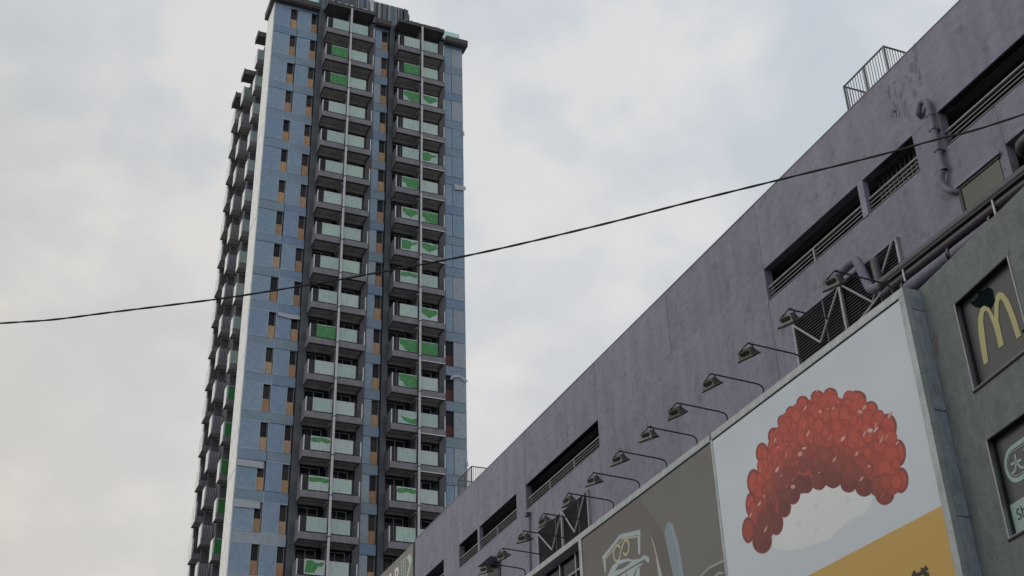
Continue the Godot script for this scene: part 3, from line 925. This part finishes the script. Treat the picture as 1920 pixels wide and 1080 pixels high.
	# foot of the dark characters on the yellow band
	pr.poly([24.17, 9.45, 24.06, 9.57, 23.99, 9.57, 23.95, 9.49, 23.78, 9.49, 23.77, 9.57, 23.68, 9.52, 23.58, 9.57, 23.54, 9.5, 23.51, 9.44, 23.61, 9.43, 23.52, 9.36, 23.53, 9.2, 23.69, 9.2, 23.72, 9.38, 23.87, 9.38, 23.9, 9.1, 24.2, 9.05], lin(.035, .025, .018))
	print_panel(w, "printed_sheet", pr.im, 20.8, zr, zl, rel(low), rel(top), .55)
	bx(w, "panel_body", Vector3(20.803, rel(low), zr), Vector3(21.2, rel(top), zl), M.steel_side)
	bx(w, "top_rail", Vector3(21.02, rel(top), zr), Vector3(21.15, rel(top + .05), zl), M.steel_side)
	bx(w, "top_cap", Vector3(20.77, rel(top + .05), -22.4), Vector3(21.25, rel(16.57), zl), M.steel)
	bx(w, "edge_trim", Vector3(20.775, rel(low), -22.4), Vector3(20.95, rel(top + .05), zr - .001), M.steel)
	bx(w, "edge_trim", Vector3(20.785, rel(low), zl + .001), Vector3(20.9, rel(top + .05), zl - .12), M.steel)
	var ys := [16.55, 15.96, 13.14, 10.41, 7.6, 4.8, 3.3]
	for i in ys.size() - 1:
		bx(w, "side_sheet", Vector3(20.951, rel(ys[i]) - .012, -22.405 + rng.randf_range(-.006, .006)), Vector3(21.36, rel(ys[i + 1]) + .012, -22.5), M.steel_side)
	# brown board
	var b := thing("billboard", Vector3(20.95, 0, -37), "brown billboard with a pale shield emblem and gold loop", "billboard")
	var brown := lin(.205, .195, .18)
	var bp := Print.new(9.5, 13.0, 32.25, top, 72.0, brown)
	bp.poly([41.75, 16.3, 37.2, 16.3, 35.7, 14.6, 34.2, 3.3, 41.75, 3.3], lin(.172, .158, .147))
	var pale := lin(.46, .55, .56)
	bp.poly([40.06, 14.49, 40.19, 15.15, 38.73, 15.49, 37.23, 15.16, 37.39, 14.3, 37.52, 14.41, 37.47, 14.95, 37.37, 15.02, 38.31, 15.24, 38.76, 15.33, 40.02, 15.02, 39.98, 14.52], pale)
	var gold := lin(.56, .53, .34)
	bp.line([39.99, 14.7, 39.93, 15.0, 38.46, 15.25, 37.42, 14.97], .05, gold)
	bp.line([38.8, 15.04, 38.97, 15.19, 39.21, 15.14, 39.34, 14.97, 39.27, 14.75, 39.1, 14.62, 38.9, 14.66, 38.8, 14.82, 38.62, 15.02, 38.4, 15.16, 38.22, 15.12, 38.12, 14.92, 38.21, 14.7, 38.41, 14.63, 38.56, 14.75], .085, gold)
	bp.poly([39.89, 14.34, 39.5, 14.58, 38.95, 14.62, 38.29, 14.48, 37.94, 14.32, 37.45, 14.19, 37.09, 14.21, 36.8, 14.03, 36.81, 13.85, 36.96, 13.92, 37.11, 14.07, 37.47, 14.09, 38.05, 14.11, 38.64, 14.12, 39.25, 14.15, 39.85, 14.1], pale)
	bp.poly([39.34, 14.35, 38.97, 14.47, 38.3, 14.38, 38.02, 14.27, 38.62, 14.24], lin(.165, .15, .14))
	bp.poly([39.4, 14.06, 38.34, 14.06, 37.47, 14.03, 37.2, 13.95, 37.78, 13.93, 38.1, 13.6, 38.5, 13.7, 38.7, 13.95], pale)
	bp.poly([37.95, 13.6, 37.71, 13.91, 37.5, 13.91, 37.55, 13.3], pale)
	bp.line([38.9, 14.0, 38.6, 13.6], .06, lin(.165, .15, .14))
	bp.line([38.5, 14.0, 38.2, 13.6], .05, lin(.165, .15, .14))
	bp.poly([36.56, 14.75, 36.43, 14.5, 36.18, 13.8, 35.9, 12.8, 36.25, 12.8, 36.34, 14.02], lin(.50, .50, .42))
	bp.poly([36.46, 14.73, 35.87, 14.73, 35.66, 14.37, 35.2, 12.3, 35.8, 12.3], lin(.155, .135, .128))
	bp.poly([35.64, 14.5, 35.38, 14.79, 35.07, 14.63, 34.78, 13.75, 34.6, 12.0, 35.2, 12.3, 35.6, 14.32], lin(.27, .35, .40))
	bp.poly([35.2, 14.6, 35.07, 14.6, 34.8, 13.7, 34.65, 12.2, 34.8, 12.2, 34.95, 13.7], lin(.33, .40, .44))
	bp.poly([33.9, 12.2, 33.6, 12.4, 33.1, 12.48, 32.28, 12.44, 32.25, 11.5, 33.9, 11.5], lin(.15, .145, .14))
	bp.line([33.95, 12.2, 33.65, 12.42, 33.14, 12.52, 32.27, 12.475], .07, lin(.42, .41, .37))
	bp.line([33.2, 12.1, 32.62, 12.2, 32.4, 12.12], .06, lin(.45, .47, .46))
	print_panel(b, "printed_sheet", bp.im, 20.815, -32.25, -41.75, rel(low), rel(top), .6)
	bx(b, "panel_body", Vector3(20.818, rel(low), -32.25), Vector3(21.2, rel(top), -41.75), M.steel_side)
	bx(b, "top_rail", Vector3(21.02, rel(top), -32.25), Vector3(21.15, rel(top + .05), -41.75), M.steel_side)
	bx(b, "top_cap", Vector3(20.78, rel(top + .05), zl - .13), Vector3(21.25, rel(16.57), -52.0), M.steel)
	bx(b, "edge_trim", Vector3(20.78, rel(low), -41.76), Vector3(20.95, rel(top + .05), -42.0), M.steel)
	bx(b, "frame_post", Vector3(21.0, 0, -51.6), Vector3(21.2, rel(top + .05), -51.8), M.steel)
	bx(b, "frame_rail", Vector3(21.0, rel(13.0), -42.0), Vector3(21.15, rel(13.15), -51.6), M.steel)
	for z in [-24.0, -28.0, -32.0, -36.0, -40.0, -46.0]:
		var p: Node3D = w if z > -33 else b
		bx(p, "wall_tie", Vector3(21.2, rel(15.6), z), Vector3(21.998, rel(15.7), z - .1), M.brace)
		bx(p, "leg", Vector3(21.22, 0, z - .2), Vector3(21.42, rel(16.2), z - .4), M.brace)

func floodlights() -> void:
	var first: Node3D
	var spots := [-22.86, -24.98, -27.06, -29.1, -31.2, -33.09, -35.14, -37.1, -39.12, -41.25, -43.2, -45.3, -47.17]
	for i in spots.size():
		var z: float = spots[i]
		var l: Node3D
		if i == 0:
			l = thing("floodlight", Vector3(20.85, rel(16.57), z), "unlit floodlight at the end of the white billboard beside the service pipes", "floodlight", "floodlights along the billboard tops")
			var o := l.position
			var tip := o + Vector3(-1.78, .4, 0)
			tube(l, "arm", [o, o + Vector3(0, .27, 0), o + Vector3(-.2, .33, 0), tip], .025, M.arm, .16, 10)
			tube(l, "foot", [o, o + Vector3(0, .04, 0)], .06, M.arm)
			var h := Node3D.new()
			h.position = Vector3(-1.65, .1, -.21)
			add(l, h, "lamp_head")
			# body, tapered towards the back; length runs along the board
			var st := SurfaceTool.new()
			st.begin(Mesh.PRIMITIVE_TRIANGLES)
			var a := [Vector3(-.18, -.02, -.3), Vector3(.18, -.02, -.3), Vector3(.18, -.02, .3), Vector3(-.18, -.02, .3)]
			var t := [Vector3(-.09, .21, -.2), Vector3(.09, .21, -.2), Vector3(.09, .24, .22), Vector3(-.09, .24, .22)]
			var quads := [[t[0], t[1], t[2], t[3]]]
			for k in 4:
				quads.append([a[k], a[(k + 1) % 4], t[(k + 1) % 4], t[k]])
			for q in quads:
				var nm: Vector3 = (q[2] - q[0]).cross(q[1] - q[0]).normalized()
				if nm.dot((q[0] + q[2]) / 2 - Vector3(0, .05, 0)) < 0:
					nm = -nm
					q = [q[0], q[3], q[2], q[1]]
				for v in [q[0], q[1], q[2], q[0], q[2], q[3]]:
					st.set_normal(nm)
					st.add_vertex(v)
			var local := func(called: String, mesh: Mesh, m: Material, at: Vector3) -> void:
				var n := MeshInstance3D.new()
				n.mesh = mesh
				n.material_override = m
				n.position = at
				add(h, n, called)
			local.call("housing", st.commit(), M.lamp_body, Vector3.ZERO)
			local.call("glass", unit(Vector3(.34, .012, .58)), M.lamp_glass, Vector3(0, -.045, 0))
			for e in [-1, 1]:
				local.call("rim", unit(Vector3(.035, .045, .64)), M.lamp_dark, Vector3(.185 * e, -.035, 0))
				local.call("rim", unit(Vector3(.33, .045, .03)), M.lamp_dark, Vector3(0, -.035, .305 * e))
			for k in 4:
				local.call("cooling_rib", unit(Vector3(.14, .05, .025)), M.lamp_dark, Vector3(0, .22, -.12 + k * .08))
			local.call("control_box", unit(Vector3(.1, .1, .3)), M.lamp_dark, Vector3(-.12, .14, .02))
			local.call("yoke", tube_mesh([Vector3(0, .06, -.31), Vector3(0, .2, -.31), Vector3(0, .36, .16), Vector3(0, .37, .26), Vector3(0, .28, .31), Vector3(0, .06, .31)], .02, .08, 8), M.arm, Vector3.ZERO)
			h.rotation = Vector3(.1, .2, .5)
			h.scale = Vector3.ONE * .95
			first = l
		else:
			l = first.duplicate()
			add(self, l, "floodlight")
			l.position = Vector3(20.85, rel(16.57), z)
			l.set_meta("label", "unlit floodlight on a bent arm over the white billboard" if z > -32 else ("unlit floodlight on a bent arm over the brown billboard" if z > -42 else "unlit floodlight on a bent arm over the open frame past the brown billboard"))
			var h2: Node3D = l.get_node("lamp_head")
			h2.rotation += Vector3(rng.randf_range(-.05, .05), rng.randf_range(-.14, .14), rng.randf_range(-.12, .12))

# ------------------------------------------------------------------ grey shop building
func shop_building() -> void:
	var s := thing("shop_building", Vector3(21.34, 0, -22.42), "grey cement shop building with dark sign windows beside the white billboard", "building")
	s.rotation.y = -(PI / 2 + deg_to_rad(8.57))
	var top := rel(16.63)
	# wall around the two windows (x along the wall, z outwards)
	var far := 13.0
	var w1 := [1.26, 3.63, rel(13.1), rel(15.46)]
	var w2 := [1.28, 6.2, rel(9.43), rel(11.82)]
	bx(s, "wall", Vector3(.02, 0, -.4), Vector3(1.26, top, 0), M.cement)
	bx(s, "wall", Vector3(1.26, w1[3], -.4), Vector3(far, top, -.003), M.cement)
	bx(s, "wall", Vector3(3.63, w1[2], -.4), Vector3(far, w1[3], 0), M.cement)
	bx(s, "wall", Vector3(1.261, w2[3], -.4), Vector3(far, w1[2], -.006), M.cement)
	bx(s, "wall", Vector3(6.2, w2[2], -.4), Vector3(far, w2[3], 0), M.cement)
	bx(s, "wall", Vector3(1.261, 0, -.4), Vector3(far, w2[2], -.004), M.cement)
	bx(s, "plaster_lip", Vector3(1.2, w1[3] + .002, 0.001), Vector3(3.7, w1[3] + .13, .012), M.cement)
	for q in [w1, w2]:
		var n := part(s, "sign_window", Vector3.ZERO)
		bx(n, "pane", Vector3(q[0], q[2], -.2), Vector3(q[1], q[3], -.17), M.sign_glass)
		bx(n, "frame", Vector3(q[0], q[2], -.17), Vector3(q[0] + .05, q[3], .015), M.frame_steel)
		bx(n, "frame", Vector3(q[1] - .05, q[2], -.17), Vector3(q[1], q[3], .015), M.frame_steel)
		bx(n, "frame", Vector3(q[0] + .05, q[3] - .03, -.17), Vector3(q[1] - .05, q[3], .012), M.frame_black)
		bx(n, "frame", Vector3(q[0] + .05, q[2], -.17), Vector3(q[1] - .05, q[2] + .025, .014), M.frame_steel)
		bx(n, "gasket", Vector3(q[0] + .05, q[2] + .025, -.17), Vector3(q[0] + .09, q[3] - .03, -.1), M.frame_black)
		bx(n, "sill", Vector3(q[0] - .02, q[2] - .05, -.1), Vector3(q[1] + .02, q[2] - .002, .03), M.frame_black)
		if q == w1:
			var z := -.168
			var arches := outline([1.64, 13.62, 1.82, 13.61, 1.93, 14.25, 2.0, 14.64, 2.1, 14.8, 2.19, 14.8, 2.26, 14.67, 2.32, 14.3, 2.33, 14.0, 2.31, 13.72, 2.52, 13.71, 2.54, 14.35, 2.7, 14.72, 2.79, 14.78, 2.86, 14.68, 2.94, 14.29, 2.98, 13.9, 2.99, 13.61, 3.18, 13.6, 3.15, 14.1, 3.07, 14.6, 2.96, 14.83, 2.83, 14.95, 2.68, 14.95, 2.54, 14.77, 2.42, 14.5, 2.33, 14.79, 2.16, 14.95, 2.01, 14.96, 1.83, 14.78, 1.72, 14.44, 1.66, 13.96])
			put(n, "letter", plate_mesh(arches, .008), M.cream, Vector3(0, EYE, z))
			put(n, "dark_patch", plate_mesh(outline([1.67, 15.31, 1.85, 15.27, 2.02, 15.3, 2.09, 15.38, 2.2, 15.33, 2.33, 15.3, 2.41, 15.32, 2.55, 15.2, 2.6, 15.11, 2.58, 14.84, 2.33, 14.72, 2.14, 14.8, 1.94, 15.01, 1.8, 15.12, 1.71, 15.24]), .003), M.patch, Vector3(0, EYE, z + .001))
			tube(n, "round_mark", [Vector3(3.28, rel(13.66), z), Vector3(3.28, rel(13.66), z + .008)], .04, M.cream)
		else:
			var z := -.169
			bx(n, "mint_panel", Vector3(1.37, rel(9.46), z), Vector3(6.1, rel(10.2), z + .012), M.mint)
			# rounded badge: outer band and thin inner line
			var band := func(r0: float, r1: float, called: String) -> void:
				var o := PackedVector2Array()
				var cx := 1.92
				for i in 19:
					var an := PI / 2 + PI * i / 18
					o.append(Vector2(cx + cos(an) * r1, 11.0 + sin(an) * r1))
				o.append(Vector2(4.2, 11.0 - r1))
				o.append(Vector2(4.2, 11.0 - r0))
				for i in 19:
					var an := PI * 1.5 - PI * i / 18
					o.append(Vector2(cx + cos(an) * r0, 11.0 + sin(an) * r0))
				o.append(Vector2(4.2, 11.0 + r0))
				o.append(Vector2(4.2, 11.0 + r1))
				put(n, called, plate_mesh(o, .008), M.mint, Vector3(0, EYE, z))
			band.call(.325, .43, "badge_band")
			band.call(.275, .295, "badge_line")
			for a in [[1.74, 11.04, 2.14, 11.0], [1.97, 11.2, 1.93, 10.98], [1.93, 11.0, 1.86, 10.86, 1.7, 10.83], [1.97, 10.98, 2.04, 10.86, 2.16, 10.8], [2.3, 11.18, 2.42, 11.1], [2.28, 10.98, 2.6, 10.98], [2.44, 11.0, 2.4, 10.8]]:
				for i in range(0, a.size() - 2, 2):
					var p0 := Vector2(a[i], a[i + 1])
					var p1 := Vector2(a[i + 2], a[i + 3])
					var d := (p1 - p0).normalized().orthogonal() * .032
					put(n, "stroke", plate_mesh(PackedVector2Array([p0 + d, p1 + d, p1 - d, p0 - d]), .008), M.mint, Vector3(0, EYE, z))
			words(n, "CA", Vector3(2.0, rel(10.6), z + .004), .09, M.mint)
			words(n, "Sh", Vector3(1.53, rel(9.7), z + .016), .34, M.ink)
	# a rusty bare spot on the cement
	put(s, "bare_spot", plate_mesh(outline([.1, 14.75, .16, 14.6, .26, 14.72, .31, 15.0, .27, 15.26, .18, 15.2, .14, 15.0]), .006), plain(lin(.20, .145, .125), .9), Vector3(0, EYE, .001))

func words(p: Node, text: String, at: Vector3, size: float, m: Material) -> void:
	var t := TextMesh.new()
	t.text = text
	var f := SystemFont.new()
	f.font_names = PackedStringArray(["Droid Sans"])
	t.font = f
	t.font_size = 64
	t.pixel_size = size / 64.0
	t.depth = .006
	t.horizontal_alignment = HORIZONTAL_ALIGNMENT_LEFT
	t.vertical_alignment = VERTICAL_ALIGNMENT_BOTTOM
	put(p, "lettering", t, m, at)

# ------------------------------------------------------------------ the rest
func far_sign() -> void:
	var s := thing("sign_board", Vector3(22.1, 0, -70), "brown sign board with pale arrow past the end of the purple building", "sign")
	bx(s, "board", Vector3(22.0, rel(19.5), -64.85), Vector3(22.25, rel(24.02), -78.0), M.sign_brown)
	bx(s, "dark_gap_strip", Vector3(22.02, 0, -64.62), Vector3(22.4, rel(24.05), -64.84), M.gap)  # black strip painting the shade in the gap beside the purple wall
	bx(s, "support", Vector3(22.26, 0, -65.0), Vector3(23.2, rel(23.5), -78.0), M.concrete_dark)
	var face := Node3D.new()
	face.position = Vector3(21.998, EYE, 0) - s.position
	face.rotation.y = -PI / 2
	add(s, face, "lettering")
	var lay := func(called: String, a: Array, m: Material) -> void:
		var o := PackedVector2Array()
		for i in range(0, a.size(), 2):
			o.append(Vector2(-a[i], a[i + 1]))
		var n := MeshInstance3D.new()
		n.mesh = plate_mesh(o, .01)
		n.material_override = m
		add(face, n, called)
	lay.call("arrow", [65.91, 23.59, 65.36, 23.6, 64.97, 23.17, 65.09, 22.91, 65.78, 22.2, 66.15, 22.2, 65.42, 23.01], M.mint)
	for r in 6:
		for c in 3:
			var z := 66.95 - c * .35 - r * .01
			var y := 23.62 - r * .2
			lay.call("square", [z, y, z - .2, y, z - .2, y - .13, z, y - .13], M.mint)
	for e in [[68.15, "P"], [69.3, "A"]]:
		var t := TextMesh.new()
		t.text = "R" if e[1] == "P" else "A"
		var f := SystemFont.new()
		f.font_names = PackedStringArray(["Droid Sans"])
		f.font_weight = 700
		t.font = f
		t.font_size = 64
		t.pixel_size = 1.5 / 64.0
		t.depth = .01
		t.horizontal_alignment = HORIZONTAL_ALIGNMENT_LEFT
		t.vertical_alignment = VERTICAL_ALIGNMENT_TOP
		var n := MeshInstance3D.new()
		n.mesh = t
		n.material_override = M.debris
		n.position = Vector3(-e[0], 23.85, .006)
		add(face, n, "letter")

func cable() -> void:
	var c := thing("overhead_cable", Vector3(4.4, 0, -9.5), "twisted dark cable hanging across the street before the tower", "cable")
	var pts := [Vector3(-.19, 6.89, -13.32), Vector3(.32, 6.81, -12.9), Vector3(.82, 6.765, -12.48), Vector3(1.45, 6.71, -11.96), Vector3(1.93, 6.675, -11.57), Vector3(2.52, 6.65, -11.08), Vector3(2.88, 6.645, -10.79), Vector3(3.32, 6.645, -10.43), Vector3(3.87, 6.645, -9.97), Vector3(4.41, 6.67, -9.52), Vector3(5.07, 6.725, -8.98), Vector3(5.62, 6.78, -8.52), Vector3(6.39, 6.85, -7.89), Vector3(6.95, 6.9, -7.43), Vector3(7.4, 6.96, -7.06), Vector3(7.94, 7.04, -6.61)]
	var a: Vector3 = pts[0]
	var b: Vector3 = pts[-1]
	var line: Array = [a + (a - b) * .9 + Vector3(0, 1.6, 0), a + (a - b) * .35 + Vector3(0, .52, 0)]
	line.append_array(pts)
	line.append(b + (b - a) * .35 + Vector3(0, .62, 0))
	line.append(b + (b - a) * .9 + Vector3(0, 1.9, 0))
	var curve := Curve3D.new()
	for i in line.size():
		var t := Vector3.ZERO
		if i > 0 and i < line.size() - 1:
			t = (line[i + 1] - line[i - 1]) / 6
		curve.add_point(line[i] + Vector3(0, EYE, 0), -t, t)
	var length := curve.get_baked_length()
	for s in 2:
		var path: Array = []
		var d := 0.0
		while d < length:
			var q := curve.sample_baked(d)
			var an := d * 11.0 + s * PI
			path.append(q + Vector3(sin(an) * .25, cos(an), sin(an) * .3) * .0040 - c.position)
			d += .06
		var n := MeshInstance3D.new()
		n.mesh = tube_mesh(path, .0082, 0.0, 8)
		n.material_override = M.cable
		add(c, n, "strand")

func ground() -> void:
	var g := bx(self, "ground", Vector3(-600, -.6, -700), Vector3(700, -.15, 500), M.paving)
	g.set_meta("kind", "structure")
	var r := bx(self, "road", Vector3(-9, -.146, -160), Vector3(14, -.14, 60), M.asphalt)
	r.set_meta("kind", "structure")
	var p := bx(self, "pavement", Vector3(14.01, -.146, -160), Vector3(21.98, 0, 60), M.paving)
	p.set_meta("kind", "structure")
	var k := bx(self, "kerb", Vector3(13.8, -.139, -160), Vector3(14.005, -.005, 60), M.steel_side)
	k.set_meta("kind", "structure")

# added across the street, out of view: it keeps the low light from the left off the purple wall
func opposite_building() -> void:
	var b := thing("added_shade_building", Vector3(-38, 0, -20), "unseen pale building added across the street to shade the billboards", "building")
	bx(b, "wall", Vector3(-50, 0, -70), Vector3(-27, 32, 30), M.white_panel)
	for y in range(4, 30, 4):
		bx(b, "window_band", Vector3(-26.99, y, -69), Vector3(-26.9, y + 1.9, 29), M.dark_glass)
	bx(b, "parapet", Vector3(-50.2, 32.002, -70.2), Vector3(-26.8, 33, 30.2), M.white_panel)

func _ready() -> void:
	rng.seed = 77
	# camera
	var cam := Camera3D.new()
	cam.name = "camera"
	cam.fov = 25.1078
	cam.far = 2000
	var basis_x := Vector3(.99942595, -.02921931, -.01714667)
	var basis_y := Vector3(.03387885, .86196954, .50582679)
	var basis_z := Vector3(0, -.50611733, .86246464)
	cam.transform = Transform3D(Basis(Vector3.UP, -deg_to_rad(23.6773)) * Basis(basis_x, basis_y, basis_z), Vector3(0, EYE, 0))
	add_child(cam)
	cam.current = true
	# sky, exposure, sun
	var e := Environment.new()
	e.background_mode = Environment.BG_SKY
	e.sky = Sky.new()
	e.sky.sky_material = sky_material()
	e.tonemap_mode = Environment.TONE_MAPPER_LINEAR
	e.tonemap_exposure = 1.0
	e.sdfgi_enabled = true
	e.ssao_enabled = true
	e.ssil_enabled = true
	var we := WorldEnvironment.new()
	we.environment = e
	add_child(we)
	var sun := DirectionalLight3D.new()
	sun.name = "sun"
	sun.light_energy = 0.28
	sun.light_angular_distance = 50.0
	sun.light_color = Color(1, .98, .95)
	sun.shadow_enabled = true
	sun.transform = Transform3D.IDENTITY.looking_at(-Vector3(-.88, .40, -.24), Vector3.UP)
	add_child(sun)
	materials()
	ground()
	opposite_building()
	parking_building()
	tower_parts()
	shop_building()
	billboards()
	far_sign()
	floodlights()
	roof_cage(-22.52, -24.5, "grey barred roof railing on the purple parapet above the drainpipe")
	roof_cage(-56.2, -58.1, "grey barred roof railing on the purple parapet before the tower")
	cable()
